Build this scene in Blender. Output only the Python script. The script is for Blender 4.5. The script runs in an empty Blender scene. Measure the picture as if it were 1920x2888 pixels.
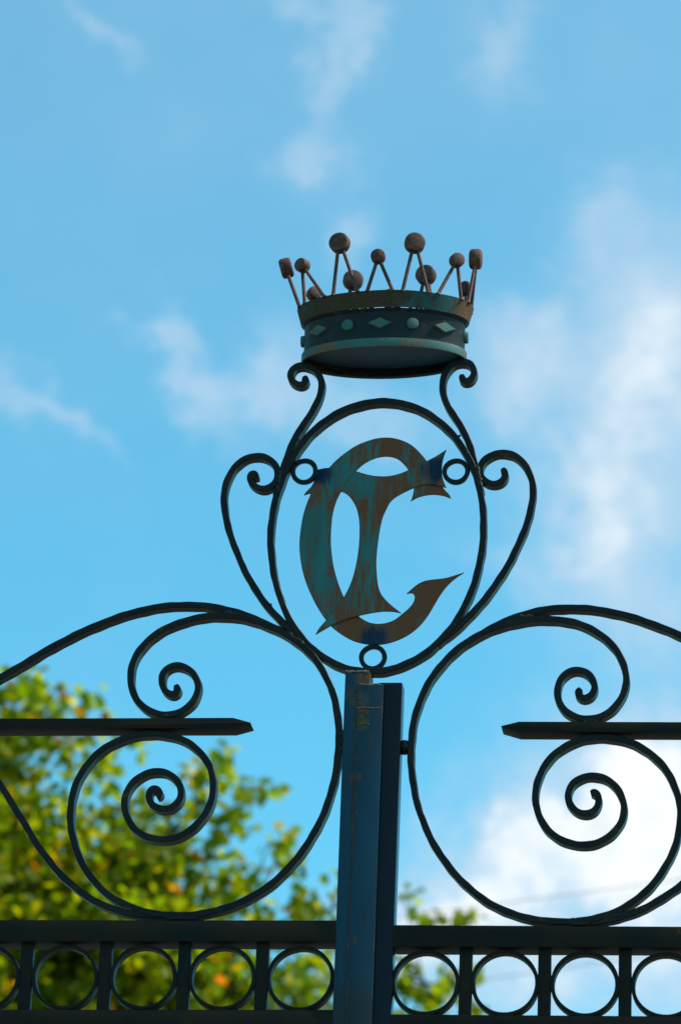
import bpy, bmesh, math, random
import numpy as np
from mathutils import Vector, Matrix
from mathutils.geometry import tessellate_polygon

R = math.radians
sc = bpy.context.scene
col = sc.collection

# ------------------------------------------------------------------ camera
YAW, PITCH, ROLL, DIST = R(8.0), R(22.0), 0.034, 8.4
TARGET = Vector((0.0, 0.0, 4.75))
fw = Vector((-math.sin(YAW) * math.cos(PITCH), math.cos(YAW) * math.cos(PITCH), math.sin(PITCH)))
r0 = Vector((math.cos(YAW), math.sin(YAW), 0.0))
u0 = r0.cross(fw)
rt = r0 * math.cos(ROLL) + u0 * math.sin(ROLL)
upv = u0 * math.cos(ROLL) - r0 * math.sin(ROLL)
cd = bpy.data.cameras.new('camera')
cam = bpy.data.objects.new('camera', cd)
col.objects.link(cam)
m = Matrix((rt, upv, -fw)).transposed().to_4x4()
m.translation = TARGET - fw * DIST
cam.matrix_world = m
cd.sensor_fit = 'HORIZONTAL'
cd.sensor_width = 36.0
cd.lens = 225.0
cd.clip_end = 3000.0
cd.dof.use_dof = True
cd.dof.focus_distance = DIST
cd.dof.aperture_fstop = 9.8
sc.camera = cam

# ------------------------------------------------------------------ light and exposure
SUN_AZ, SUN_EL = R(90.5), R(50.0)          # azimuth measured from +Y towards +X
sd = bpy.data.lights.new('sun', 'SUN')
sd.energy = 5.0
sd.angle = R(0.53)
sd.color = (1.0, 0.95, 0.87)
sun = bpy.data.objects.new('sun', sd)
col.objects.link(sun)
sdir = Vector((math.sin(SUN_AZ) * math.cos(SUN_EL), math.cos(SUN_AZ) * math.cos(SUN_EL), math.sin(SUN_EL)))
sun.rotation_euler = sdir.to_track_quat('Z', 'Y').to_euler()
sun.location = (20, 20, 30)
sc.view_settings.view_transform = 'Standard'
sc.view_settings.look = 'None'
sc.view_settings.exposure = 0.0
sc.view_settings.gamma = 1.0
sc.cycles.max_bounces = 14
sc.cycles.diffuse_bounces = 8
sc.cycles.transmission_bounces = 8

DATA = {
    'arc_l': ((-817.1,4333.5),(-762.3,4361.0),(-707.2,4383.8),(-663.3,4405.6),(-619.9,4434.9),(-576.2,4462.2),(-532.4,4486.4),(-488.4,4508.7),(-444.1,4527.0),(-399.7,4542.2),(-355.0,4551.0),(-317.3,4553.9),(-300.9,4554.4),(-264.8,4552.6),(-233.1,4547.8),(-210.4,4542.9),(-187.7,4535.7),(-164.8,4524.9),(-135.1,4508.6),(-105.6,4496.1)),
    'scroll_l': ((-310.7,4387.2),(-307.4,4374.8),(-314.7,4367.4),(-326.2,4375.0),(-335.5,4390.4),(-338.8,4404.5),(-334.9,4416.7),(-321.8,4424.5),(-306.2,4426.6),(-290.4,4422.1),(-277.5,4410.7),(-269.5,4396.5),(-267.4,4384.7),(-269.6,4368.4),(-277.1,4352.2),(-291.0,4337.2),(-308.4,4328.3),(-328.4,4326.0),(-348.6,4329.3),(-367.0,4339.3),(-383.4,4354.7),(-394.4,4372.4),(-400.5,4391.3),(-401.4,4410.1),(-398.5,4431.2),(-391.0,4452.3),(-380.2,4471.0),(-365.3,4487.8),(-332.4,4505.3),(-299.3,4519.9),(-263.8,4529.3),(-232.4,4531.4),(-198.6,4528.7),(-164.6,4519.7),(-141.9,4510.8),(-132.6,4506.6),(-98.4,4489.1),(-77.9,4476.3),(-57.8,4461.4),(-40.6,4439.6),(-21.2,4412.1),(-9.5,4387.5),(1.4,4351.9),(9.0,4321.4),(10.8,4307.4),(12.4,4291.2),(12.9,4268.1),(12.5,4245.1),(11.3,4222.1),(8.3,4199.2),(4.4,4176.4),(-0.8,4153.6),(-7.7,4130.9),(-16.1,4108.2),(-27.8,4085.6),(-47.0,4050.9),(-85.6,4001.8),(-121.0,3970.5),(-153.1,3952.1),(-185.2,3937.5),(-217.5,3927.2),(-250.1,3922.0),(-282.8,3919.9),(-315.8,3922.2),(-349.0,3928.5),(-373.5,3935.8),(-398.4,3947.0),(-429.9,3968.2),(-452.0,3989.2),(-467.5,4012.0),(-480.7,4034.8),(-490.7,4057.6),(-497.7,4080.5),(-503.2,4103.4),(-505.8,4126.4),(-503.9,4158.7),(-498.3,4181.7),(-489.7,4204.7),(-476.7,4227.7),(-466.0,4240.3),(-449.1,4257.5),(-432.9,4267.7),(-408.8,4277.2),(-386.8,4283.9),(-364.6,4286.2),(-348.8,4286.7),(-324.2,4285.0),(-299.4,4278.4),(-274.3,4264.7),(-255.8,4247.1),(-244.0,4232.0),(-234.3,4213.4),(-229.0,4192.6),(-227.8,4174.2),(-229.9,4151.3),(-236.4,4133.1),(-247.7,4114.9),(-262.3,4096.8),(-279.4,4083.8),(-301.0,4074.4),(-322.9,4070.5),(-345.1,4074.1),(-365.5,4085.2),(-379.4,4096.8),(-390.1,4111.7),(-397.8,4132.4),(-400.4,4148.5),(-398.0,4166.8),(-389.3,4184.0),(-373.4,4198.3),(-356.0,4206.0),(-336.1,4209.0),(-315.9,4204.6),(-302.2,4194.6),(-293.8,4181.8),(-290.4,4165.7),(-294.5,4149.3),(-306.1,4137.2),(-321.4,4133.5),(-337.2,4139.8),(-347.7,4150.2),(-351.6,4161.8),(-349.4,4172.1),(-341.9,4175.9),(-333.2,4170.3),(-332.1,4161.6),(-338.2,4159.3)),
    'branch_l': ((-775.2,4383.3),(-736.8,4316.9),(-699.2,4260.4),(-674.4,4224.1),(-649.8,4189.1),(-629.1,4160.0),(-613.4,4136.8),(-598.6,4113.7),(-591.4,4104.3),(-578.4,4081.3),(-563.7,4058.3),(-545.7,4035.3),(-525.5,4012.4),(-501.7,3989.6),(-473.3,3968.5),(-457.2,3955.3),(-435.6,3942.8),(-413.1,3933.6),(-390.8,3927.4),(-368.7,3924.1),(-342.3,3923.0),(-320.3,3922.2),(-302.8,3921.9)),
    'scroll_r': ((479.4,4368.6),(474.5,4364.0),(475.9,4354.1),(485.1,4349.3),(495.9,4354.5),(503.4,4368.2),(503.7,4381.0),(497.7,4394.9),(486.7,4403.2),(472.5,4407.3),(458.3,4404.3),(445.3,4394.5),(437.8,4381.9),(435.2,4368.0),(437.1,4351.8),(443.9,4333.3),(457.1,4318.1),(474.6,4310.3),(496.4,4307.8),(515.9,4310.5),(533.2,4319.5),(548.3,4334.2),(560.1,4352.5),(566.1,4373.2),(566.4,4391.6),(563.0,4412.5),(555.2,4433.5),(543.1,4452.3),(525.4,4471.2),(503.4,4487.9),(481.4,4499.9),(459.3,4507.7),(437.3,4511.8),(415.3,4513.4),(393.3,4512.5),(371.4,4510.3),(349.4,4506.2),(327.4,4501.2),(298.2,4491.6),(265.4,4473.8),(237.2,4451.8),(215.0,4429.2),(193.9,4399.7),(177.0,4368.8),(165.4,4337.0),(158.6,4312.5),(155.7,4289.5),(154.3,4266.4),(154.0,4243.5),(155.2,4220.5),(157.1,4197.6),(160.5,4174.7),(165.9,4151.9),(172.2,4129.1),(179.7,4106.3),(189.4,4083.6),(200.5,4060.9),(207.9,4048.7),(222.5,4029.0),(238.1,4006.4),(259.1,3983.9),(271.2,3969.9),(293.1,3952.8),(314.9,3938.4),(336.6,3927.1),(358.1,3918.1),(380.5,3911.3),(412.7,3905.7),(444.7,3903.6),(476.8,3904.7),(508.7,3908.7),(540.6,3917.3),(564.0,3928.3),(591.6,3947.6),(617.0,3973.4),(638.3,4003.3),(654.2,4032.2),(664.8,4063.4),(670.1,4090.3),(671.6,4115.0),(669.2,4140.0),(659.7,4168.3),(644.8,4201.8),(621.4,4230.7),(597.6,4247.4),(572.6,4259.6),(548.8,4265.8),(520.6,4269.3),(492.4,4268.1),(470.8,4262.8),(449.2,4252.6),(429.9,4235.0),(408.9,4207.8),(397.7,4176.8),(395.4,4154.1),(396.1,4138.2),(399.5,4122.3),(406.3,4104.2),(416.6,4088.3),(431.9,4074.6),(451.4,4062.1),(468.7,4055.7),(488.1,4053.5),(507.4,4056.0),(526.6,4064.4),(543.7,4077.0),(556.5,4093.8),(563.4,4111.7),(564.8,4129.7),(560.4,4147.9),(551.7,4162.7),(538.6,4178.7),(523.5,4187.5),(506.1,4191.3),(488.9,4189.4),(473.8,4182.8),(463.1,4171.5),(457.4,4158.0),(458.0,4144.4),(464.6,4130.7),(475.5,4120.5),(489.6,4116.5),(503.6,4120.2),(514.2,4130.2),(516.7,4142.6),(512.5,4155.1),(505.3,4160.2),(500.4,4157.5)),
    'branch_r': ((893.4,4271.0),(828.6,4192.3),(764.1,4087.2),(721.4,4022.7),(697.9,3995.7),(672.0,3973.7),(646.9,3957.0),(621.4,3940.1),(593.9,3923.2),(568.4,3912.3),(540.7,3906.7),(515.2,3904.9),(487.4,3904.4),(466.1,3904.1)),
    'arc_r': ((285.8,4485.4),(309.9,4498.4),(336.1,4511.6),(360.1,4522.9),(393.1,4531.8),(426.0,4534.5),(463.4,4535.8),(503.0,4532.8),(546.9,4524.6),(590.8,4509.8),(634.6,4492.3),(671.2,4475.9),(721.7,4448.4),(775.8,4416.4),(840.4,4373.9)),
    'oval': ((-125.4,4791.1),(-131.5,4762.2),(-135.2,4733.3),(-136.2,4702.1),(-134.8,4670.8),(-130.8,4642.0),(-123.6,4605.2),(-113.9,4572.6),(-100.6,4540.1),(-86.9,4511.7),(-67.7,4483.1),(-43.2,4459.7),(-15.4,4436.8),(10.4,4421.9),(45.5,4412.3),(75.3,4409.8),(107.9,4413.3),(140.7,4425.2),(173.4,4445.0),(201.5,4468.7),(235.3,4510.9),(253.0,4544.7),(265.9,4583.4),(280.0,4634.6),(284.2,4682.1),(284.9,4715.5),(281.7,4753.9),(276.9,4782.9),(266.4,4826.5),(253.6,4853.4),(239.3,4880.4),(227.0,4900.1),(190.3,4937.4),(162.7,4959.0),(135.3,4972.0),(78.1,4982.6),(28.2,4975.0),(-12.2,4959.0),(-52.1,4928.3),(-73.2,4905.9),(-95.7,4867.0),(-111.5,4832.1)),
    'sup_l': ((-80.9,5040.5),(-77.5,5030.0),(-80.7,5023.8),(-89.5,5022.1),(-99.2,5025.3),(-106.7,5034.4),(-108.9,5045.6),(-105.2,5056.7),(-96.5,5063.2),(-84.8,5064.3),(-71.7,5061.5),(-61.2,5054.1),(-53.9,5042.8),(-49.8,5029.3),(-49.6,5016.0),(-53.2,5002.0),(-59.6,4987.4),(-66.6,4973.5),(-73.6,4958.9),(-81.3,4942.9),(-83.5,4937.8),(-94.4,4908.6),(-104.7,4879.5),(-112.4,4850.4),(-120.3,4812.8),(-129.3,4776.7)),
    'sup_r': ((235.9,5036.4),(237.9,5025.2),(242.7,5021.4),(252.1,5025.6),(259.4,5034.3),(260.6,5045.4),(254.9,5057.3),(243.9,5063.8),(231.0,5062.4),(218.9,5056.8),(208.2,5047.4),(202.1,5036.5),(200.2,5024.7),(201.8,5011.4),(206.6,4996.5),(213.5,4981.6),(220.7,4966.8),(227.4,4951.9),(233.6,4937.1),(239.7,4920.9),(236.1,4930.4),(246.8,4901.0),(256.8,4871.6),(263.5,4842.4),(276.1,4802.1),(278.6,4778.0)),
    'side_l': ((-169.2,4821.6),(-172.2,4830.9),(-178.1,4834.5),(-181.2,4827.5),(-178.0,4815.3),(-167.8,4804.1),(-154.0,4799.0),(-139.4,4803.5),(-130.4,4816.7),(-128.4,4834.9),(-133.0,4850.8),(-142.7,4861.2),(-155.5,4866.6),(-169.2,4868.4),(-185.0,4865.8),(-200.6,4857.8),(-213.8,4846.4),(-223.3,4829.6),(-228.2,4810.2),(-230.2,4788.4),(-229.9,4769.0),(-227.4,4747.2),(-222.3,4723.0),(-214.4,4696.3),(-204.2,4669.7),(-191.8,4640.8),(-174.8,4606.0),(-154.7,4573.3),(-127.5,4540.5),(-111.6,4521.0),(-98.9,4507.9),(-85.6,4497.3),(-71.5,4484.2)),
    'side_r': ((320.5,4832.6),(325.7,4819.2),(322.5,4807.2),(312.6,4800.2),(302.5,4799.2),(290.2,4803.1),(279.2,4814.1),(275.1,4828.7),(280.9,4845.5),(292.5,4858.1),(307.0,4864.3),(320.4,4865.2),(336.1,4861.7),(352.0,4851.2),(364.5,4836.5),(372.6,4817.0),(377.4,4795.2),(378.3,4776.0),(377.3,4754.4),(373.4,4730.5),(366.1,4704.4),(358.2,4680.7),(347.7,4657.1),(334.5,4626.5),(318.4,4597.4),(281.7,4547.8),(264.4,4526.9),(249.3,4507.8),(229.8,4489.4),(212.4,4477.2),(195.0,4463.4)),
    'letter_c': ((157.1,4870.3,0),(137.0,4890.4,0),(114.3,4902.1,0),(91.8,4907.1,0),(69.4,4906.1,0),(47.1,4899.9,0),(25.0,4889.8,0),(3.0,4873.7,0),(-13.3,4859.0,0),(-24.7,4845.6,0),(-37.6,4829.4,0),(-49.6,4811.6,0),(-59.6,4790.7,0),(-67.8,4768.4,0),(-73.9,4744.6,0),(-77.9,4714.8,0),(-79.4,4685.1,0),(-76.9,4655.4,0),(-71.1,4625.7,0),(-62.7,4598.9,0),(-51.2,4572.2,0),(-37.9,4547.0,0),(-23.3,4524.8,0),(-8.9,4507.0,0),(9.5,4492.1,0),(32.0,4478.6,0),(54.2,4471.6,0),(76.3,4468.9,0),(98.3,4470.9,0),(122.8,4478.7,0),(144.5,4490.6,0),(163.3,4507.2,0),(179.2,4528.8,0),(192.4,4553.4,0),(205.6,4576.6,0),(219.0,4594.0,0),(235.2,4608.4,0),(247.7,4616.7,1),(232.4,4611.7,0),(213.2,4605.9,0),(191.3,4603.3,0),(172.0,4600.7,0),(158.4,4594.5,0),(144.9,4583.0,0),(136.0,4574.3,1),(140.9,4575.4,0),(147.0,4576.5,0),(151.2,4571.7,0),(152.3,4562.9,0),(148.4,4552.7,0),(140.4,4542.6,0),(126.9,4530.5,0),(113.4,4519.6,0),(97.1,4513.5,0),(80.6,4512.0,0),(64.0,4515.2,0),(51.4,4522.1,0),(35.8,4535.5,0),(20.0,4554.9,0),(9.6,4575.6,0),(3.0,4591.9,0),(-4.0,4612.6,0),(-10.3,4636.4,0),(-14.8,4663.1,0),(-17.4,4689.9,0),(-17.2,4719.6,0),(-15.3,4746.4,0),(-9.2,4773.2,0),(-0.1,4794.3,0),(7.5,4810.1,0),(17.7,4824.3,0),(28.3,4837.3,0),(42.9,4851.7,0),(62.2,4862.5,0),(81.7,4866.9,0),(98.5,4865.9,0),(112.7,4859.8,0),(124.1,4848.5,0),(132.8,4836.9,0),(140.2,4821.1,0),(144.7,4797.0,1),(143.4,4783.6,0),(139.3,4769.9,1),(148.6,4776.0,0),(159.3,4780.0,0),(172.6,4782.7,0),(184.8,4783.3,0),(198.2,4781.6,0),(209.1,4778.4,0),(218.9,4774.0,1),(216.6,4780.6,0),(208.0,4790.0,0),(202.6,4796.7,0),(191.8,4817.0,0),(180.2,4838.2,0),(170.1,4852.9,0)),
    'letter_l': ((-74.3,4788.0,1),(-72.0,4793.4,0),(-64.2,4801.3,0),(-57.7,4809.9,0),(-55.2,4817.7,0),(-51.7,4831.2,0),(-48.7,4842.2,1),(-38.1,4844.7,0),(-27.5,4845.7,0),(-4.4,4843.7,0),(12.5,4840.6,0),(28.3,4836.4,0),(49.2,4829.0,0),(68.9,4824.7,0),(87.1,4823.4,0),(105.2,4825.4,0),(121.8,4830.5,0),(138.4,4838.5,0),(154.9,4846.6,0),(169.5,4853.8,0),(181.6,4860.2,0),(192.1,4866.5,0),(200.1,4872.1,0),(207.7,4877.3,1),(204.3,4868.4,0),(201.2,4856.7,0),(199.4,4840.8,0),(199.9,4829.1,0),(201.3,4817.7,0),(204.3,4807.5,0),(209.6,4795.4,1),(201.7,4797.9,0),(191.1,4801.7,0),(180.2,4803.8,0),(169.3,4803.7,0),(158.8,4802.1,0),(143.9,4797.0,0),(130.7,4790.7,0),(117.5,4783.8,0),(104.1,4774.8,0),(96.3,4764.8,0),(90.5,4751.2,0),(85.3,4738.5,0),(80.9,4717.7,0),(77.7,4691.1,0),(75.4,4664.4,0),(74.7,4640.8,0),(76.6,4614.2,0),(80.7,4587.6,0),(86.6,4572.2,0),(98.7,4556.5,0),(112.8,4543.1,0),(127.2,4531.4,1),(110.3,4534.9,0),(91.0,4535.8,0),(69.0,4533.2,0),(47.0,4528.9,0),(30.6,4524.8,0),(11.4,4518.7,0),(-7.1,4510.5,0),(-24.2,4500.2,0),(-40.1,4490.6,1),(-35.0,4501.0,0),(-28.4,4510.2,0),(-19.6,4520.6,0),(-5.8,4539.2,0),(4.7,4555.1,0),(13.2,4567.6,1),(20.5,4582.8,0),(29.4,4609.1,0),(35.4,4638.5,0),(38.7,4668.1,0),(39.6,4700.7,0),(38.3,4727.5,0),(34.3,4748.4,0),(28.8,4763.5,0),(20.0,4778.6,0),(9.9,4789.3,0),(0.5,4794.0,0),(-16.9,4795.6,0),(-39.2,4793.6,0),(-59.6,4791.9,0),(-67.7,4790.9,0)),
    'links': ((-75.4,4837.8),(227.8,4831.5),(73.9,4442.1)),
    'rail_top_l': ((-920.3,3913.0),(22.0,3905.6),(22.0,3864.2),(-916.9,3869.1)),
    'rail_top_r': ((129.8,3896.0),(989.8,3885.5),(989.3,3845.1),(129.7,3853.2)),
    'rail_low_l': ((-906.7,3734.5),(21.6,3731.1),(21.6,3687.7),(-903.3,3690.2)),
    'rail_low_r': ((129.2,3722.0),(987.5,3712.7),(987.0,3670.2),(130.4,3679.2)),
    'cross_l': ((-951.4,4322.1),(-193.4,4315.0),(-159.0,4304.9),(-158.9,4303.2),(-192.5,4294.0),(-949.9,4301.6)),
    'cross_r': ((995.2,4290.1),(362.2,4300.0),(328.2,4291.7),(328.2,4289.9),(362.5,4279.1),(995.0,4269.4)),
    'stile_l': ((22.7,4405.4),(73.1,4404.6),(70.7,3704.1),(20.0,3704.3)),
    'strip': ((50.4,4379.1),(98.8,4378.4),(95.6,3702.4),(49.4,3702.6)),
    'stile_r': ((87.5,4384.4),(134.9,4383.7),(130.6,3703.9),(85.4,3704.1)),
    'bars_l': (((-574.4,3856.7),(-573.9,3739.3)),((-421.6,3855.9),(-421.4,3738.8)),((-269.2,3855.1),(-269.4,3738.2)),((-119.7,3854.3),(-118.8,3737.7))),
    'bars_r': (((268.0,3843.2),(267.7,3726.8)),((416.8,3842.4),(417.4,3726.3)),((567.9,3841.6),(568.6,3725.8))),
    'rings_l': ((-650.0,3800.3),(-497.7,3799.5),(-346.2,3798.6),(-194.7,3797.2),(-44.8,3795.2)),
    'rings_r': ((192.5,3785.5),(342.7,3784.2),(492.9,3781.7),(643.9,3778.4)),
    'stud': ((140.1,4256.9)),
    'tabs': ((-276.6,3910.5),(483.5,3895.0)),
    'crown_c': (77.0,5071.4),
    'discs': ((71.7,-95.0,5260.8,0),(143.7,-88.5,5291.5,1),(225.5,-56.1,5266.6,0),(257.2,0.0,5295.0,1),(234.1,49.5,5253.1,0),(146.7,87.9,5303.7,1),(73.6,95.0,5261.4,0),(-2.4,85.7,5295.1,1),(-76.9,52.1,5251.3,0),(-127.6,0.0,5286.1,1),(-88.8,-41.2,5271.1,0),(-8.4,-84.1,5298.1,1)),
    'welds': (((-338.3,4323.0),(-310.3,4323.3)),((486.1,4302.2),(514.7,4301.8)),((-84.5,4902.4),(-90.9,4884.2)),((246.0,4878.2),(252.0,4862.9)),((-121.9,4836.0),(-125.2,4790.4)),((271.5,4836.7),(279.3,4794.2)),((-98.1,4496.5),(-57.9,4466.3)),((-220.4,4539.2),(-193.4,4532.8)),((359.9,4518.6),(386.8,4520.4)),((239.7,4511.7),(222.1,4494.3)),((-389.8,3935.4),(-360.5,3926.7)),((18.8,4290.1),(19.1,4238.1)),((231.4,4904.5),(234.3,4901.3)),((-131.0,4553.3),(-128.1,4551.0)),((538.1,3911.2),(566.1,3919.3))),
    'clouds': ((-3.655,17.725,2.005,1.528,-15,2.4),(-3.51,18.532,1.337,0.907,-25,1.5),(-4.844,17.283,1.337,0.907,-30,1.4),(-6.178,16.877,1.385,0.812,-30,1.45),(-6.762,16.436,1.098,0.668,-20,1.35),(-3.055,15.843,1.003,1.241,0,1.0),(-4.824,15.818,1.814,0.716,0,1.3),(-3.532,23.004,1.385,2.96,6,1.25),(-4.411,23.094,0.525,1.146,12,1.0),(-4.344,21.712,0.621,0.812,0,0.8),(-3.436,24.764,1.194,1.576,0,0.7),(-4.231,25.807,0.43,0.812,15,0.5),(-5.415,24.226,0.907,0.716,0,1.0),(-5.457,23.654,0.573,0.43,0,0.75),(-8.381,27.721,0.286,1.241,10,0.55),(-8.495,26.627,0.573,0.31,0,0.55),(-7.984,28.583,0.286,0.477,20,0.4),(-7.981,25.693,0.286,0.43,0,0.55),(-10.204,23.75,0.31,0.955,-32,0.75),(-10.863,24.338,0.43,0.215,0,0.6),(-9.314,23.692,0.764,0.382,-10,0.5),(-8.642,23.813,0.812,0.621,0,0.6),(-7.578,23.226,1.146,0.43,0,0.65),(-12.831,23.37,0.573,0.358,20,0.6),(-11.98,23.039,0.716,0.162,38,0.65),(-11.802,28.323,0.668,0.191,40,0.5),(-5.764,28.301,0.454,0.764,0,0.55),(-5.204,21.034,0.859,0.334,30,0.4),(-3.673,20.765,1.05,0.525,0,0.6),(-8.75,28.794,0.764,0.239,0,0.45)),
}

# ------------------------------------------------------------------ node helpers
class NT:
    def __init__(self, tree):
        self.t = tree
        self.n = tree.nodes
        self.l = tree.links
    def new(self, kind, **kw):
        nd = self.n.new(kind)
        for k, v in kw.items():
            setattr(nd, k, v)
        return nd
    def put(self, sock, v):
        if hasattr(v, 'is_output') or hasattr(v, 'links') and hasattr(v, 'node'):
            self.l.new(v, sock)
        else:
            sock.default_value = v
    def math(self, op, a, b=0.0, c=None, clamp=False):
        nd = self.new('ShaderNodeMath', operation=op, use_clamp=clamp)
        self.put(nd.inputs[0], a)
        self.put(nd.inputs[1], b)
        if c is not None:
            self.put(nd.inputs[2], c)
        return nd.outputs[0]
    def vmath(self, op, a, b):
        nd = self.new('ShaderNodeVectorMath', operation=op)
        self.put(nd.inputs[0], a)
        self.put(nd.inputs[1], b)
        return nd.outputs[0]
    def noise(self, vec, scale, detail=4.0, rough=0.55, dist=0.0):
        nd = self.new('ShaderNodeTexNoise')
        self.put(nd.inputs['Vector'], vec)
        nd.inputs['Scale'].default_value = scale
        nd.inputs['Detail'].default_value = detail
        nd.inputs['Roughness'].default_value = rough
        nd.inputs['Distortion'].default_value = dist
        return nd
    def ramp(self, fac, lo, hi, a=0.0, b=1.0):
        nd = self.new('ShaderNodeMapRange', interpolation_type='SMOOTHSTEP')
        self.put(nd.inputs[0], fac)
        for i, v in enumerate((lo, hi, a, b)):
            nd.inputs[i + 1].default_value = v
        return nd.outputs[0]
    def mix(self, fac, a, b, blend='MIX'):
        nd = self.new('ShaderNodeMix', data_type='RGBA', blend_type=blend)
        self.put(nd.inputs[0], fac)
        self.put(nd.inputs[6], a)
        self.put(nd.inputs[7], b)
        return nd.outputs[2]

# ------------------------------------------------------------------ sky
w = bpy.data.worlds.new('World')
sc.world = w
w.use_nodes = True
N = NT(w.node_tree)
N.n.clear()
sky = N.new('ShaderNodeTexSky', sky_type='NISHITA', sun_disc=False)
sky.sun_elevation = SUN_EL
sky.sun_rotation = SUN_AZ
sky.air_density = 1.0
sky.dust_density = 0.4
sky.ozone_density = 2.0
tc = N.new('ShaderNodeTexCoord')
dirv = tc.outputs['Generated']
sep = N.new('ShaderNodeSeparateXYZ')
N.put(sep.inputs[0], dirv)
az = N.math('MULTIPLY', N.math('ARCTAN2', sep.outputs[0], sep.outputs[1]), 57.29578)
el = N.math('MULTIPLY', N.math('ARCSINE', sep.outputs[2]), 57.29578)
wn = N.noise(dirv, 55.0, 5.0, 0.62)
ws = N.new('ShaderNodeSeparateColor')
N.put(ws.inputs[0], wn.outputs['Color'])
wn2 = N.noise(dirv, 190.0, 5.0, 0.6)
ws2 = N.new('ShaderNodeSeparateColor')
N.put(ws2.inputs[0], wn2.outputs['Color'])
waz = N.math('MULTIPLY_ADD', N.math('SUBTRACT', ws.outputs[0], 0.5), 1.6, N.math('MULTIPLY_ADD', N.math('SUBTRACT', ws2.outputs[0], 0.5), 0.75, az))
wel = N.math('MULTIPLY_ADD', N.math('SUBTRACT', ws.outputs[1], 0.5), 1.6, N.math('MULTIPLY_ADD', N.math('SUBTRACT', ws2.outputs[1], 0.5), 0.75, el))
total = 0.0
for caz, cel, rx, ry, rot, st in DATA['clouds']:
    du = N.math('MULTIPLY', N.math('SUBTRACT', waz, caz), math.cos(R(cel)))
    dv = N.math('SUBTRACT', wel, cel)
    c_, s_ = math.cos(R(rot)), math.sin(R(rot))
    # rot is clockwise from the picture's horizontal axis (v points up)
    a_ = N.math('ADD', N.math('MULTIPLY', du, c_ / rx), N.math('MULTIPLY', dv, -s_ / rx))
    b_ = N.math('ADD', N.math('MULTIPLY', du, s_ / ry), N.math('MULTIPLY', dv, c_ / ry))
    d2 = N.math('ADD', N.math('MULTIPLY', a_, a_), N.math('MULTIPLY', b_, b_))
    g = N.math('MULTIPLY', N.math('EXPONENT', N.math('MULTIPLY', d2, -1.5)), st)
    total = g if total == 0.0 else N.math('ADD', total, g)
fine = N.noise(dirv, 46.0, 10.0, 0.6, 0.2).outputs['Fac']
broad = N.noise(dirv, 9.0, 4.0, 0.5).outputs['Fac']
veil = N.math('MULTIPLY', N.ramp(broad, 0.45, 0.75), 0.22)     # thin cirrus over the whole sky
haze_up = N.ramp(el, 19.0, 30.0, 0.0, 0.15)
dens = N.math('ADD', N.math('MULTIPLY', total, N.ramp(fine, 0.28, 0.72, 0.52, 1.15)), N.math('ADD', N.math('MULTIPLY', veil, fine), haze_up))
cfac = N.math('SUBTRACT', 1.0, N.math('EXPONENT', N.math('MULTIPLY', dens, -1.0)), clamp=True)
tint = N.mix(1.0, sky.outputs[0], (0.60, 1.55, 1.45, 1), 'MULTIPLY')
ccol = N.mix(N.ramp(dens, 0.85, 2.5), (4.1, 5.05, 5.95, 1), (7.0, 7.1, 7.15, 1))
skyc = N.mix(cfac, tint, ccol)
bg = N.new('ShaderNodeBackground')
N.put(bg.inputs[0], skyc)
bg.inputs[1].default_value = 0.15
wo = N.new('ShaderNodeOutputWorld')
N.l.new(bg.outputs[0], wo.inputs[0])

# ------------------------------------------------------------------ object helpers
def link(name, me, mat=None, parent=None):
    o = bpy.data.objects.new(name, me)
    col.objects.link(o)
    if mat:
        me.materials.append(mat)
    if parent:
        o.parent = parent
    return o

def thing(name, label, cat, loc=(0, 0, 0), group=None):
    o = bpy.data.objects.new(name, None)
    col.objects.link(o)
    o.location = loc
    o.empty_display_size = 0.2
    o['label'] = label
    o['category'] = cat
    if group:
        o['group'] = group
    return o

def finish(name, bm, mat, parent=None, angle=35.0, smooth=True):
    bmesh.ops.recalc_face_normals(bm, faces=bm.faces[:])
    me = bpy.data.meshes.new(name)
    bm.to_mesh(me)
    bm.free()
    if smooth:
        me.shade_smooth()
        me.set_sharp_from_angle(angle=R(angle))
    return link(name, me, mat, parent)

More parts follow.
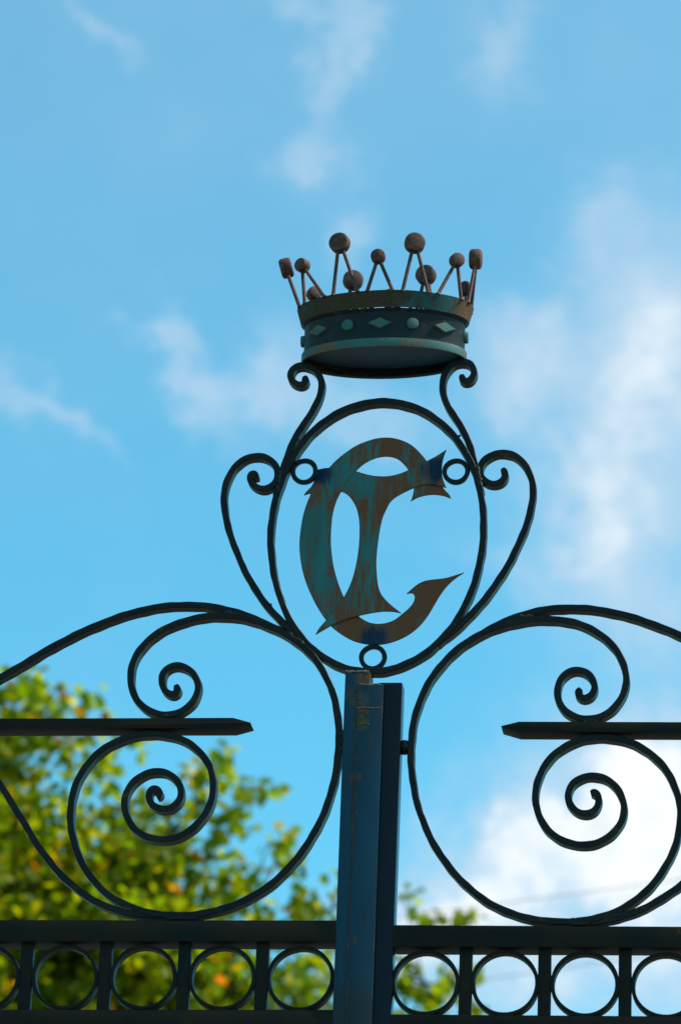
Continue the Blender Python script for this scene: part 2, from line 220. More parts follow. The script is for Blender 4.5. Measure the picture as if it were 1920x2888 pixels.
def catmull(pts, step, closed=False):
    """centripetal-ish Catmull-Rom, resampled to an even step"""
    P = [Vector(p) for p in pts]
    n = len(P)
    out = []
    segs = n if closed else n - 1
    for i in range(segs):
        p1, p2 = P[i % n], P[(i + 1) % n]
        p0 = P[(i - 1) % n] if closed or i > 0 else p1 * 2 - p2
        p3 = P[(i + 2) % n] if closed or i + 2 < n else p2 * 2 - p1
        t0 = 0.0
        t1 = t0 + max((p1 - p0).length, 1e-6) ** 0.5
        t2 = t1 + max((p2 - p1).length, 1e-6) ** 0.5
        t3 = t2 + max((p3 - p2).length, 1e-6) ** 0.5
        for k in range(10):
            t = t1 + (t2 - t1) * k / 10
            a1 = p0 * ((t1 - t) / (t1 - t0)) + p1 * ((t - t0) / (t1 - t0))
            a2 = p1 * ((t2 - t) / (t2 - t1)) + p2 * ((t - t1) / (t2 - t1))
            a3 = p2 * ((t3 - t) / (t3 - t2)) + p3 * ((t - t2) / (t3 - t2))
            b1 = a1 * ((t2 - t) / (t2 - t0)) + a2 * ((t - t0) / (t2 - t0))
            b2 = a2 * ((t3 - t) / (t3 - t1)) + a3 * ((t - t1) / (t3 - t1))
            out.append(b1 * ((t2 - t) / (t2 - t1)) + b2 * ((t - t1) / (t2 - t1)))
    if closed:
        out.append(out[0].copy())
    else:
        out.append(P[-1])
    acc = [0.0]
    for i in range(1, len(out)):
        acc.append(acc[-1] + (out[i] - out[i - 1]).length)
    L = acc[-1]
    cnt = max(4, int(round(L / step)))
    res = []
    j = 0
    for k in range(cnt + (0 if closed else 1)):
        s = L * k / cnt
        while j < len(acc) - 2 and acc[j + 1] < s:
            j += 1
        d = acc[j + 1] - acc[j]
        f = (s - acc[j]) / d if d > 1e-9 else 0.0
        res.append(out[j].lerp(out[j + 1], min(1, max(0, f))))
    return res

def fair(P, step, closed=False):
    """smooth the wide curves of a path while leaving its tight curls alone"""
    n = len(P)
    k = 5
    wgt = []
    for i in range(n):
        if closed:
            a, b = P[(i - k) % n], P[(i + k) % n]
        else:
            a, b = P[max(0, i - k)], P[min(n - 1, i + k)]
        u_, v_ = P[i] - a, b - P[i]
        if u_.length < 1e-6 or v_.length < 1e-6:
            wgt.append(10.0)
            continue
        ang = abs(u_.angle_signed(v_))
        rad = (u_.length + v_.length) / 2 / max(ang, 1e-4)
        wgt.append(min(rad, 400.0))
    # least-squares spline: third differences (change of curvature) against distance from the drawn line
    rd = np.array(wgt)
    kk = 9
    pad = np.concatenate([rd[-kk:], rd, rd[:kk]]) if closed else np.pad(rd, kk, mode='edge')
    rd = np.array([np.median(pad[i:i + 2 * kk + 1]) for i in range(n)])
    lam = np.clip(3.3 * rd, 26.0, 220.0)
    dw = (220.0 / lam) ** 6
    A_ = np.zeros((n, n))
    rows = n if closed else n - 3
    Dm = np.zeros((rows, n))
    for i in range(rows):
        for q, cf in enumerate((-1.0, 3.0, -3.0, 1.0)):
            Dm[i, (i + q) % n] = cf
    w0 = 2 * math.pi * step / 220.0
    A_ = Dm.T @ Dm * (1.0 / w0 ** 6) + np.diag(dw)
    if not closed:
        A_[0, 0] += 1e4
        A_[-1, -1] += 1e4
        dw = dw.copy()
        dw[0] += 1e4
        dw[-1] += 1e4
    X_ = np.array([(p.x, p.y) for p in P])
    S_ = np.linalg.solve(A_, dw[:, None] * X_)
    P = [Vector((float(a), float(b))) for a, b in S_]
    return P

def relax(P, it, closed=False):
    for _ in range(it):
        Q = [p.copy() for p in P]
        n = len(P)
        for i in range(n):
            if not closed and (i == 0 or i == n - 1):
                continue
            Q[i] = P[i] * 0.5 + (P[(i - 1) % n] + P[(i + 1) % n]) * 0.25
        P = Q
    return P

def sweep(bm, path, t, d, yc=0.0, closed=False, bev=0.0011, seed=0, round_ends=False, wob=0.0003):
    """flat bar t thick in the gate plane, d deep, swept along a path of (x, z) millimetres"""
    rnd = random.Random(seed)
    n = len(path)
    h, k = t / 2, d / 2
    sec = [(-h, -k + bev), (-h + bev, -k), (h - bev, -k), (h, -k + bev), (h, k - bev), (h - bev, k), (-h + bev, k), (-h, k - bev)]
    rings = []
    ph = [rnd.uniform(0, 6.28) for _ in range(4)]
    for i in range(n):
        p = path[i]
        a = path[(i - 1) % n] if closed or i > 0 else path[0]
        b = path[(i + 1) % n] if closed or i < n - 1 else path[-1]
        tg = (b - a).normalized()
        nr = Vector((-tg.y, tg.x))
        s = 1.0
        if round_ends:
            for e in (0, n - 1):
                q = abs(i - e)
                if q < 3:
                    s = (0.66, 0.92, 1.08)[q]
                elif q < 7:
                    s = 1.12 - 0.03 * (q - 3)
        off = wob * (math.sin(i * 0.21 + ph[0]) + 0.6 * math.sin(i * 0.53 + ph[1]))
        tw = wob * 0.8 * math.sin(i * 0.37 + ph[2])
        yo = wob * 1.2 * math.sin(i * 0.09 + ph[3])
        ring = []
        for su, sv in sec:
            q = p * 0.001 + nr * (su * s * (1 + tw / h) + off)
            ring.append(bm.verts.new((q.x, yc + yo + sv, q.y)))
        rings.append(ring)
    m_ = len(sec)
    for i in range(n if closed else n - 1):
        r1, r2 = rings[i], rings[(i + 1) % n]
        for j in range(m_):
            bm.faces.new((r1[j], r1[(j + 1) % m_], r2[(j + 1) % m_], r2[j]))
    if not closed:
        bm.faces.new(rings[0])
        bm.faces.new(rings[-1][::-1])

def scroll(name, pts, t, d, mat, parent, yc=0.0, closed=False, seed=0, round_ends=True, step=2.8, rl=3):
    P = fair(relax(catmull(pts, step, closed), rl, closed), step, closed)
    bm = bmesh.new()
    sweep(bm, P, t, d, yc, closed, seed=seed, round_ends=round_ends and not closed)
    return finish(name, bm, mat, parent, 38)

def prism(name, poly, y0, y1, mat, parent, bev=0.002, seg=2):
    """polygon of (x, z) millimetres given depth from y0 to y1"""
    bm = bmesh.new()
    f_ = [bm.verts.new((x / 1000, y0, z / 1000)) for x, z in poly]
    b_ = [bm.verts.new((x / 1000, y1, z / 1000)) for x, z in poly]
    bm.faces.new(f_)
    bm.faces.new(b_[::-1])
    n = len(poly)
    for i in range(n):
        bm.faces.new((f_[i], f_[(i + 1) % n], b_[(i + 1) % n], b_[i]))
    bmesh.ops.recalc_face_normals(bm, faces=bm.faces[:])
    if bev:
        bmesh.ops.bevel(bm, geom=bm.edges[:], offset=bev, segments=seg, affect='EDGES', profile=0.6)
    return finish(name, bm, mat, parent, 40)

def outline(pts, step=3.0):
    """closed outline; entries flagged 1 are sharp corners"""
    cs = [i for i, p in enumerate(pts) if p[2] == 1]
    n = len(pts)
    out = []
    for a, b in zip(cs, cs[1:] + [cs[0] + n]):
        seg = [pts[i % n][:2] for i in range(a, b + 1)]
        q = relax(catmull(seg, step), 3) if len(seg) > 2 else [Vector(s) for s in seg]
        out += q[:-1]
    return out

def plate(name, pts, yfun, th, mat, parent):
    P = outline(pts)
    bm = bmesh.new()
    n = len(P)
    c = 0.0011
    fr, mid, bk = [], [], []
    for i in range(n):
        p, a, b = P[i], P[i - 1], P[(i + 1) % n]
        tg = (b - a)
        tg = tg.normalized() if tg.length > 1e-6 else Vector((1, 0))
        nr = Vector((-tg.y, tg.x))
        y = yfun(p.x, p.y)
        fr.append(bm.verts.new((p.x / 1000, y - th / 2, p.y / 1000)))
        bk.append(bm.verts.new((p.x / 1000, y + th / 2, p.y / 1000)))
    tris = tessellate_polygon([[Vector((p.x, p.y, 0)) for p in P]])
    for t in tris:
        try:
            bm.faces.new([fr[i] for i in t])
            bm.faces.new([bk[i] for i in reversed(t)])
        except ValueError:
            pass
    for i in range(n):
        bm.faces.new((fr[i], fr[(i + 1) % n], bk[(i + 1) % n], bk[i]))
    return finish(name, bm, mat, parent, 30)

def hoop(name, cx, cz, rad, t, d, mat, parent, yc=0.0, n=56, seed=0):
    P = [Vector((cx + rad * math.cos(2 * math.pi * i / n), cz + rad * math.sin(2 * math.pi * i / n))) for i in range(n)]
    bm = bmesh.new()
    sweep(bm, P, t, d, yc, True, bev=0.0012, seed=seed)
    return finish(name, bm, mat, parent, 38)

def bead(name, pts, r, mat, parent, seed=0):
    """lumpy weld bead along 3-D points in metres"""
    rnd = random.Random(seed)
    bm = bmesh.new()
    P = [Vector(p) for p in pts]
    L = sum((P[i + 1] - P[i]).length for i in range(len(P) - 1))
    cnt = max(6, int(L / (r * 0.9)))
    prev = None
    for k in range(cnt + 1):
        f_ = k / cnt * (len(P) - 1)
        i = min(int(f_), len(P) - 2)
        p = P[i].lerp(P[i + 1], f_ - i)
        ax = (P[i + 1] - P[i]).normalized()
        s1 = ax.cross(Vector((0, 1, 0))).normalized()
        s2 = ax.cross(s1).normalized()
        rr = r * rnd.uniform(0.45, 1.25)
        off = s1 * rnd.uniform(-0.5, 0.5) * r
        ring = [bm.verts.new(p + off + s1 * rr * math.cos(a) + s2 * rr * 0.7 * math.sin(a)) for a in [j * math.pi / 4 for j in range(8)]]
        if prev:
            for j in range(8):
                bm.faces.new((prev[j], prev[(j + 1) % 8], ring[(j + 1) % 8], ring[j]))
        else:
            bm.faces.new(ring[::-1])
        prev = ring
    bm.faces.new(prev)
    return finish(name, bm, mat, parent, 70)

# ------------------------------------------------------------------ materials
def metal(name, base, base2, rust, rust_lo, rust_hi, rough=0.45, spots=(), stretch=(1, 1, 1), scale=40.0, spec=0.5, bump=0.25, bias=(), edge=0.0, edge_r=0.004):
    m_ = bpy.data.materials.new(name)
    m_.use_nodes = True
    T = NT(m_.node_tree)
    T.n.clear()
    geo = T.new('ShaderNodeNewGeometry')
    pos = T.vmath('MULTIPLY', geo.outputs['Position'], stretch)
    n1 = T.noise(pos, scale * 0.25, 5, 0.6).outputs['Fac']
    n2 = T.noise(pos, scale, 8, 0.68, 0.4).outputs['Fac']
    n3 = T.noise(geo.outputs['Position'], scale * 9, 5, 0.6).outputs['Fac']
    c = T.mix(T.ramp(n1, 0.35, 0.65), base + (1,), base2 + (1,))
    rm = T.math('ADD', T.math('MULTIPLY', n2, 0.6), T.math('MULTIPLY', n1, 0.4))
    rm = T.math('ADD', rm, T.math('MULTIPLY', T.math('SUBTRACT', n3, 0.5), 0.15))
    for (px_, py_, pz_, rad, am) in bias:         # areas where the paint has held or gone
        ln_ = T.new('ShaderNodeVectorMath', operation='LENGTH')
        T.put(ln_.inputs[0], T.vmath('SUBTRACT', geo.outputs['Position'], (px_, py_, pz_)))
        rm = T.math('ADD', rm, T.ramp(ln_.outputs['Value'], rad * 0.3, rad, am, 0.0))
    if edge:
        bv = T.new('ShaderNodeBevel', samples=5)
        bv.inputs['Radius'].default_value = edge_r
        dt = T.new('ShaderNodeVectorMath', operation='DOT_PRODUCT')
        T.put(dt.inputs[0], bv.outputs[0])
        T.put(dt.inputs[1], geo.outputs['Normal'])
        rm = T.math('ADD', rm, T.ramp(dt.outputs['Value'], 0.80, 0.995, edge, 0.0))
    rmask = T.ramp(rm, rust_lo, rust_hi)
    rc = T.mix(T.ramp(n3, 0.35, 0.65), rust + (1,), tuple(v * 1.7 for v in rust) + (1,))
    c = T.mix(rmask, c, rc)
    for (px_, py_, pz_, rad, colr) in spots:
        dv_ = T.vmath('SUBTRACT', geo.outputs['Position'], (px_, py_, pz_))
        ln = T.new('ShaderNodeVectorMath', operation='LENGTH')
        T.put(ln.inputs[0], dv_)
        dd = T.math('ADD', ln.outputs['Value'], T.math('MULTIPLY', T.math('SUBTRACT', n2, 0.5), rad * 2.0))
        c = T.mix(T.ramp(dd, rad * 0.45, rad * 1.15, 1.0, 0.0), c, colr + (1,))
    b = T.new('ShaderNodeBsdfPrincipled')
    T.put(b.inputs['Base Color'], c)
    T.put(b.inputs['Roughness'], T.math('ADD', T.math('MULTIPLY', rmask, 0.35), T.math('ADD', T.math('MULTIPLY', n3, 0.15), rough - 0.07), clamp=True))
    b.inputs['Specular IOR Level'].default_value = spec
    bp = T.new('ShaderNodeBump')
    bp.inputs['Strength'].default_value = bump
    bp.inputs['Distance'].default_value = 0.0012
    T.put(bp.inputs['Height'], T.math('ADD', T.math('MULTIPLY', rmask, 0.6), n3))
    T.l.new(bp.outputs[0], b.inputs['Normal'])
    o = T.new('ShaderNodeOutputMaterial')
    T.l.new(b.outputs[0], o.inputs[0])
    return m_

DARK = (0.008, 0.008, 0.009)
DARK2 = (0.018, 0.012, 0.008)
RUST = (0.085, 0.040, 0.022)
BLUE = (0.003, 0.038, 0.064)
TEAL = (0.030, 0.140, 0.128)
NAVY = (0.004, 0.018, 0.042)
m_scroll = metal('dark_scroll_paint', DARK, DARK2, RUST, 0.58, 0.74, 0.40, spec=0.14, scale=55, edge=0.04, edge_r=0.003)
m_rail = metal('rail_paint', (0.010, 0.009, 0.008), (0.022, 0.013, 0.007), RUST, 0.62, 0.78, 0.5, scale=26, spec=0.10, edge=0.05, edge_r=0.003)
m_blue = metal('blue_stile_paint', BLUE, (0.004, 0.027, 0.043), (0.050, 0.029, 0.019), 0.59, 0.72, 0.48, scale=42, spec=0.2, edge=0.10, edge_r=0.004,
               bias=[(0.0502 + 0.0008 * q * 0.1, -0.022, 4.37 - 0.036 * q, 0.010 + 0.005 * (q % 3), 0.11 + 0.02 * (q % 2)) for q in range(20)],
               spots=[(0.062, -0.02, 4.396, 0.024, RUST), (0.046, -0.02, 4.35, 0.014, RUST), (0.060, -0.027, 4.325, 0.012, RUST), (0.056, -0.027, 4.303, 0.010, RUST), (0.052, -0.026, 4.345, 0.020, (0.035, 0.05, 0.045)), (0.056, -0.026, 4.300, 0.018, (0.05, 0.055, 0.02)),
                      (0.035, -0.02, 4.36, 0.016, (0.03, 0.04, 0.04)), (0.06, -0.03, 3.70, 0.10, (0.013, 0.022, 0.028))], stretch=(1.6, 1, 0.35))
m_navy = metal('dark_blue_stile_paint', (0.002, 0.004, 0.008), (0.003, 0.005, 0.008), RUST, 0.72, 0.82, 0.24, scale=20, spec=0.2)
m_weld = metal('rusty_weld', (0.028, 0.026, 0.024), (0.050, 0.032, 0.024), RUST, 0.45, 0.6, 0.7, scale=120)
m_scrollweld = metal('painted_weld', (0.012, 0.012, 0.012), (0.026, 0.020, 0.016), RUST, 0.55, 0.70, 0.45, scale=90, spec=0.3)
m_oldw = metal('pale_weld', (0.16, 0.15, 0.14), (0.10, 0.08, 0.07), RUST, 0.5, 0.62, 0.6, scale=140)
ln = DATA['links']
m_letter = metal('letter_patina', TEAL, (0.038, 0.098, 0.088), (0.125, 0.043, 0.021), 0.405, 0.565, 0.6, scale=60, stretch=(1.7, 1, 0.30), spec=0.2, edge=0.12, edge_r=0.006,
                 bias=[(-0.056, 0, 4.726, 0.050, -0.15), (-0.050, 0, 4.662, 0.045, -0.12), (-0.034, 0, 4.60, 0.035, -0.09), (0.045, 0, 4.80, 0.035, -0.12), (0.057, 0, 4.665, 0.03, -0.05), (-0.01, 0, 4.83, 0.045, -0.13),
                       (0.098, 0, 4.888, 0.035, 0.10), (0.184, 0, 4.574, 0.075, 0.16), (0.130, 0, 4.508, 0.06, 0.10), (0.048, 0, 4.50, 0.04, 0.08), (0.093, 0, 4.558, 0.04, 0.10), (0.115, 0, 4.80, 0.035, 0.08), (0.185, 0, 4.785, 0.03, 0.12)],
                 spots=[(ln[0][0] / 1000 + 0.030, 0, ln[0][1] / 1000 - 0.004, 0.030, NAVY), (ln[1][0] / 1000 - 0.036, 0, ln[1][1] / 1000 + 0.002, 0.036, NAVY), (ln[2][0] / 1000, 0, ln[2][1] / 1000 + 0.040, 0.032, (0.006, 0.028, 0.05))])
m_cteal = metal('crown_teal', (0.036, 0.122, 0.106), (0.032, 0.092, 0.080), (0.130, 0.062, 0.030), 0.50, 0.64, 0.6, scale=34, spec=0.3, edge=0.12, edge_r=0.003,
                spots=[(0.255, -0.02, 5.19, 0.040, (0.12, 0.06, 0.03))])
m_crim = metal('crown_rim_teal', (0.022, 0.080, 0.072), (0.022, 0.038, 0.030), (0.048, 0.027, 0.015), 0.40, 0.54, 0.6, scale=30, spec=0.25, edge=0.08, edge_r=0.004,
               bias=[(0.06, -0.1, 5.175, 0.11, 0.10), (-0.09, -0.05, 5.17, 0.05, -0.08), (0.19, -0.07, 5.17, 0.045, -0.10)],
               spots=[(0.245, -0.03, 5.175, 0.030, (0.12, 0.055, 0.025))])
m_cband = metal('crown_dark_band', (0.006, 0.010, 0.012), (0.012, 0.014, 0.013), (0.070, 0.042, 0.024), 0.56, 0.72, 0.5, scale=40, spec=0.25)
m_cplate = metal('crown_plate', (0.024, 0.075, 0.115), (0.030, 0.060, 0.080), (0.060, 0.040, 0.026), 0.62, 0.74, 0.5, scale=40, spec=0.25)
m_rust = metal('rusty_iron', (0.076, 0.028, 0.023), (0.048, 0.022, 0.021), (0.135, 0.054, 0.032), 0.45, 0.62, 0.55, scale=80, spec=0.25)

# ------------------------------------------------------------------ ground
def ground_mat():
    m_ = bpy.data.materials.new('gravel_and_grass')
    m_.use_nodes = True
    T = NT(m_.node_tree)
    b = T.n['Principled BSDF']
    g = T.new('ShaderNodeNewGeometry')
    n1 = T.noise(g.outputs['Position'], 0.4, 6, 0.6).outputs['Fac']
    n2 = T.noise(g.outputs['Position'], 14.0, 6, 0.7).outputs['Fac']
    c = T.mix(T.ramp(n1, 0.4, 0.6), (0.075, 0.085, 0.050, 1), (0.21, 0.20, 0.19, 1))
    c = T.mix(T.math('MULTIPLY', n2, 0.5), c, (0.05, 0.05, 0.03, 1))
    T.put(b.inputs['Base Color'], c)
    b.inputs['Roughness'].default_value = 0.95
    return m_

bm = bmesh.new()
bmesh.ops.create_grid(bm, x_segments=40, y_segments=40, size=900)
for v in bm.verts:
    if v.co.length > 60:
        v.co.z = 0.6 * math.sin(v.co.x * 0.02) * math.cos(v.co.y * 0.017) - 0.6
g_ = finish('ground', bm, ground_mat())
g_['kind'] = 'structure'

# ------------------------------------------------------------------ left gate leaf with the crest
D = DATA
T_BAR, D_BAR = 0.0129, 0.0268
left = thing('gate_leaf', 'dark wrought-iron gate leaf topped by the crown and the oval letter crest', 'gate', (0, 0, 0))
right = thing('gate_leaf', 'dark wrought-iron gate leaf without a crown, its navy stile behind the blue rusty cover strip', 'gate', (0, 0, 0))

scroll('scroll', D['scroll_l'], T_BAR, D_BAR, m_scroll, left, seed=1)
scroll('scroll', D['arc_l'], T_BAR, D_BAR - 0.0016, m_scroll, left, seed=2, round_ends=False)
scroll('scroll', D['branch_l'], T_BAR, D_BAR - 0.0030, m_scroll, left, seed=3, round_ends=False)
scroll('scroll', D['scroll_r'], T_BAR, D_BAR, m_scroll, right, seed=4)
scroll('scroll', D['arc_r'], T_BAR, D_BAR - 0.0016, m_scroll, right, seed=5, round_ends=False)
scroll('scroll', D['branch_r'], T_BAR, D_BAR - 0.0030, m_scroll, right, seed=6, round_ends=False)

prism('rail', D['rail_top_l'], -0.0206, 0.036, m_rail, left)
prism('rail', D['rail_low_l'], -0.0206, 0.036, m_rail, left)
prism('rail', D['rail_top_r'], -0.0206, 0.036, m_rail, right)
prism('rail', D['rail_low_r'], -0.0206, 0.036, m_rail, right)
prism('cross_bar', D['cross_l'], -0.021, 0.026, m_rail, left, 0.0012)
prism('cross_bar', D['cross_r'], -0.021, 0.026, m_rail, right, 0.0012)

def down(poly, z):
    """carry the lower end of a traced stile on down to z"""
    a, b, c_, d_ = poly
    return [a, b, (c_[0] + (c_[0] - b[0]) * (c_[1] - z) / (b[1] - c_[1]), z), (d_[0] + (d_[0] - a[0]) * (d_[1] - z) / (a[1] - d_[1]), z)]
st = down(D['stile_l'], 60.0)
prism('stile', [(st[0][0], st[0][1]), (st[1][0], st[1][1]), (st[1][0] - 1.5, 4379), (st[2][0], 60.0), (st[3][0], 60.0)], -0.020, 0.022, m_blue, left, 0.0025)['label'] = 'blue stile streaked with rust'
prism('cover_strip', down(D['strip'], 60.0), -0.0268, -0.0215, m_blue, left, 0.001)['label'] = 'blue flat strip with rusty weld marks at its top'
prism('stile', down(D['stile_r'], 60.0), -0.0195, 0.0205, m_navy, right, 0.003)
hx = (-960.0, 1040.0)
prism('hinge_stile', [(hx[0], 4500), (hx[0] + 60, 4500), (hx[0] + 60, 60), (hx[0], 60)], -0.030, 0.034, m_rail, left, 0.003)
prism('hinge_stile', [(hx[1] - 60, 4480), (hx[1], 4480), (hx[1], 60), (hx[1] - 60, 60)], -0.030, 0.034, m_rail, right, 0.003)
for par, x0, x1, mt in ((left, -930, 40, m_rail), (right, 115, 1010, m_rail)):
    prism('rail', [(x0, 260), (x1, 260), (x1, 200), (x0, 200)], -0.026, 0.030, mt, par)

def bar(x, ztop, zbot, w_, parent, dd=0.009):
    prism('bar', [(x - w_ / 2, ztop), (x + w_ / 2, ztop), (x + w_ / 2, zbot), (x - w_ / 2, zbot)], -dd, dd, m_rail, parent, 0.0012)
xl = [q[0][0] for q in D['bars_l']]
xl = [xl[0] - 152.5] + xl
for x in xl:
    bar(x, 3880, 3715, 24.0, left)
    bar(x, 3700, 250, 24.0, left)
xr = [q[0][0] for q in D['bars_r']]
xr = xr + [xr[-1] + 151]
for x in xr:
    bar(x, 3864, 3698, 24.0, right)
    bar(x, 3690, 250, 24.0, right)
for par, key in ((left, 'rings_l'), (right, 'rings_r')):
    for i, (x, z) in enumerate(D[key]):
        hoop('ring', x, z, 60.8, 0.0074, 0.0240, m_rail, par, seed=20 + i)
# small weld tabs where the big scrolls sit on the rails, and where they meet
for par, key in ((left, 0), (right, 1)):
    x, z = D['tabs'][key]
    prism('weld_tab', [(x - (28 if key == 0 else 16), z + 5), (x + (30 if key == 0 else 17), z + 4), (x + (32 if key == 0 else 17), z - 2), (x - (30 if key == 0 else 17), z - 2)], -0.0225, 0.012, m_scroll, par, 0.001)
x, z = D['stud']
bm = bmesh.new()
prof = [(-11, 5), (-10, 11), (-5, 14), (0, 15), (5, 14), (10, 11), (11, 5)]
rings = []
for px_, pr in prof:
    rings.append([bm.verts.new(((x + px_) / 1000, pr / 1000 * math.cos(a), (z + pr * math.sin(a)) / 1000)) for a in [k * math.pi / 10 for k in range(20)]])
for r1, r2 in zip(rings, rings[1:]):
    for k in range(20):
        bm.faces.new((r1[k], r1[(k + 1) % 20], r2[(k + 1) % 20], r2[k]))
bm.faces.new(rings[0])
bm.faces.new(rings[-1][::-1])
finish('spacer_knob', bm, m_navy, right, 50)

# welds on the meeting stile
s0, s1 = D['strip'][0], D['strip'][3]
bead('weld_bead', [((s0[0] - 0.5) / 1000, -0.0225, (s0[1] - 4) / 1000), ((s1[0] - 0.5) / 1000, -0.0225, 3.70)], 0.0038, m_weld, left, 3)
bead('weld_bead', [((s0[0] + 1) / 1000, -0.0265, s0[1] / 1000 - 0.0015), ((s0[0] + 46) / 1000, -0.0265, s0[1] / 1000 - 0.0015)], 0.0021, m_oldw, left, 5)
bead('weld_bead', [((s0[0]) / 1000, -0.0268, s0[1] / 1000 - 0.050), ((s0[0] + 44) / 1000, -0.0268, s0[1] / 1000 - 0.051)], 0.0024, m_weld, left, 6)
for q, (bx_, bz_, ln_) in enumerate(((1, 0.057, 12), (14, 0.060, 7), (19, 0.066, 4), (2, 0.072, 6), (10, 0.082, 13), (1, 0.086, 9), (0, 0.030, 4), (3, 0.040, 5))):
    bead('weld_bead', [((s0[0] + bx_) / 1000, -0.0268, s0[1] / 1000 - bz_), ((s0[0] + bx_ + ln_) / 1000, -0.0268, s0[1] / 1000 - bz_ - 0.002)], 0.0022, m_weld, left, 40 + q)
bead('weld_bead', [(D['stile_l'][0][0] / 1000 + 0.001, -0.020, D['stile_l'][0][1] / 1000 + 0.002), (D['stile_l'][1][0] / 1000 - 0.004, -0.020, D['stile_l'][1][1] / 1000 + 0.002)], 0.0028, m_oldw, left, 8)

# welds where bars touch
for q, seg in enumerate(D['welds']):
    own = right if seg[0][0] > 330 else left
    bead('weld_bead', [(seg[0][0] / 1000, -0.0115, seg[0][1] / 1000), (seg[1][0] / 1000, -0.0115, seg[1][1] / 1000)], 0.0036, m_scrollweld, own, 60 + q)

# oval frame and its scrolls
oval = scroll('oval_frame', D['oval'], T_BAR, D_BAR - 0.0008, m_scroll, left, closed=True, seed=10)
scroll('scroll', D['sup_l'], T_BAR, D_BAR - 0.0022, m_scroll, left, seed=11)
scroll('scroll', D['sup_r'], T_BAR, D_BAR - 0.0022, m_scroll, left, seed=12)
scroll('scroll', D['side_l'], T_BAR, D_BAR - 0.0036, m_scroll, left, seed=13)
scroll('scroll', D['side_r'], T_BAR, D_BAR - 0.0036, m_scroll, left, seed=14)
for i, (x, z) in enumerate(D['links']):
    hoop('link_ring', x, z, 22.8, 0.0092, 0.0085, m_navy, oval, n=40, seed=30 + i)

# letters: the C lies flat, the L leans so that it crosses over the C at the foot and under it at the top left
plate('letter', D['letter_c'], lambda x, z: 0.0, 0.004, m_letter, left)['label'] = 'rusty teal cut-plate letter C'
def tilt(x, z):
    return 0.0034 - 0.000026 * (x + 70.0) + 0.0000194 * (z - 4830.0)
plate('letter', D['letter_l'], tilt, 0.004, m_letter, left)['label'] = 'rusty teal cut-plate letter L'

# ------------------------------------------------------------------ crown
cx, cz = D['crown_c'][0] / 1000, D['crown_c'][1] / 1000
A0, B0 = 0.166, 0.0815
def ell(a, b, t):
    return Vector((cx + a * math.sin(t), -b * math.cos(t)))
def arc_params(a, b, count):
    n = 4000
    acc = [0.0]
    for i in range(n):
        t = (i + 0.5) / n * 2 * math.pi
        acc.append(acc[-1] + math.hypot(a * math.cos(t), b * math.sin(t)) * 2 * math.pi / n)
    L = acc[-1]
    def at(s):
        s = s % L
        lo, hi = 0, n
        while hi - lo > 1:
            md = (lo + hi) // 2
            if acc[md] <= s:
                lo = md
            else:
                hi = md
        return (lo + (s - acc[lo]) / (acc[hi] - acc[lo])) / n * 2 * math.pi
    return L, at

def shell(name, prof, mat, parent, n=160, wob=0.0):
    """closed loop of (da, z) profile points turned round the oval: da is added to both radii"""
    bm = bmesh.new()
    rnd = random.Random(hash(name) % 1000)
    loops = []
    for i in range(n):
        t = 2 * math.pi * i / n
        q = wob * (math.sin(3 * t + 1) + 0.7 * math.sin(7 * t))
        loops.append([bm.verts.new((cx + (A0 + da) * math.sin(t), -(B0 + da) * math.cos(t), cz + z + q)) for da, z in prof])
    k = len(prof)
    for i in range(n):
        a, b = loops[i], loops[(i + 1) % n]
        for j in range(k):
            bm.faces.new((a[j], a[(j + 1) % k], b[(j + 1) % k], b[j]))
    return finish(name, bm, mat, parent, 40)

H1, H2, H3 = 0.0178, 0.0835, 0.116
crown = shell('crown', [(-0.004, 0.004), (-0.004, H2 - 0.004), (-0.0015, H2), (-0.0045, H2), (-0.007, H2 - 0.004), (-0.007, 0.004)], m_cband, left, wob=0.0004)
crown['label'] = 'rusty iron crown with studs, diamonds and disc-tipped points'
shell('base_band', [(0.0, 0.0), (0.0004, 0.0015), (0.0004, H1 - 0.0015), (0.0, H1), (-0.0038, H1), (-0.0038, 0.0)], m_cteal, crown)
shell('rim', [(0.0035, H2 - 0.001), (0.0125, H3), (0.0090, H3 + 0.0005), (0.0005, H2 + 0.0005)], m_crim, crown, wob=0.0005)
bm = bmesh.new()
lo = [bm.verts.new((cx + (A0 - 0.0072) * math.sin(2 * math.pi * i / 120), -(B0 - 0.0072) * math.cos(2 * math.pi * i / 120), cz + 0.020)) for i in range(120)]
hi = [bm.verts.new((v.co.x, v.co.y, v.co.z + 0.003)) for v in lo]
bm.faces.new(lo)
bm.faces.new(hi[::-1])
for i in range(120):
    bm.faces.new((lo[i], lo[(i + 1) % 120], hi[(i + 1) % 120], hi[i]))
finish('base_plate', bm, m_cplate, crown)

LEN, at = arc_params(A0, B0, 12)
PITCH12 = LEN / 12
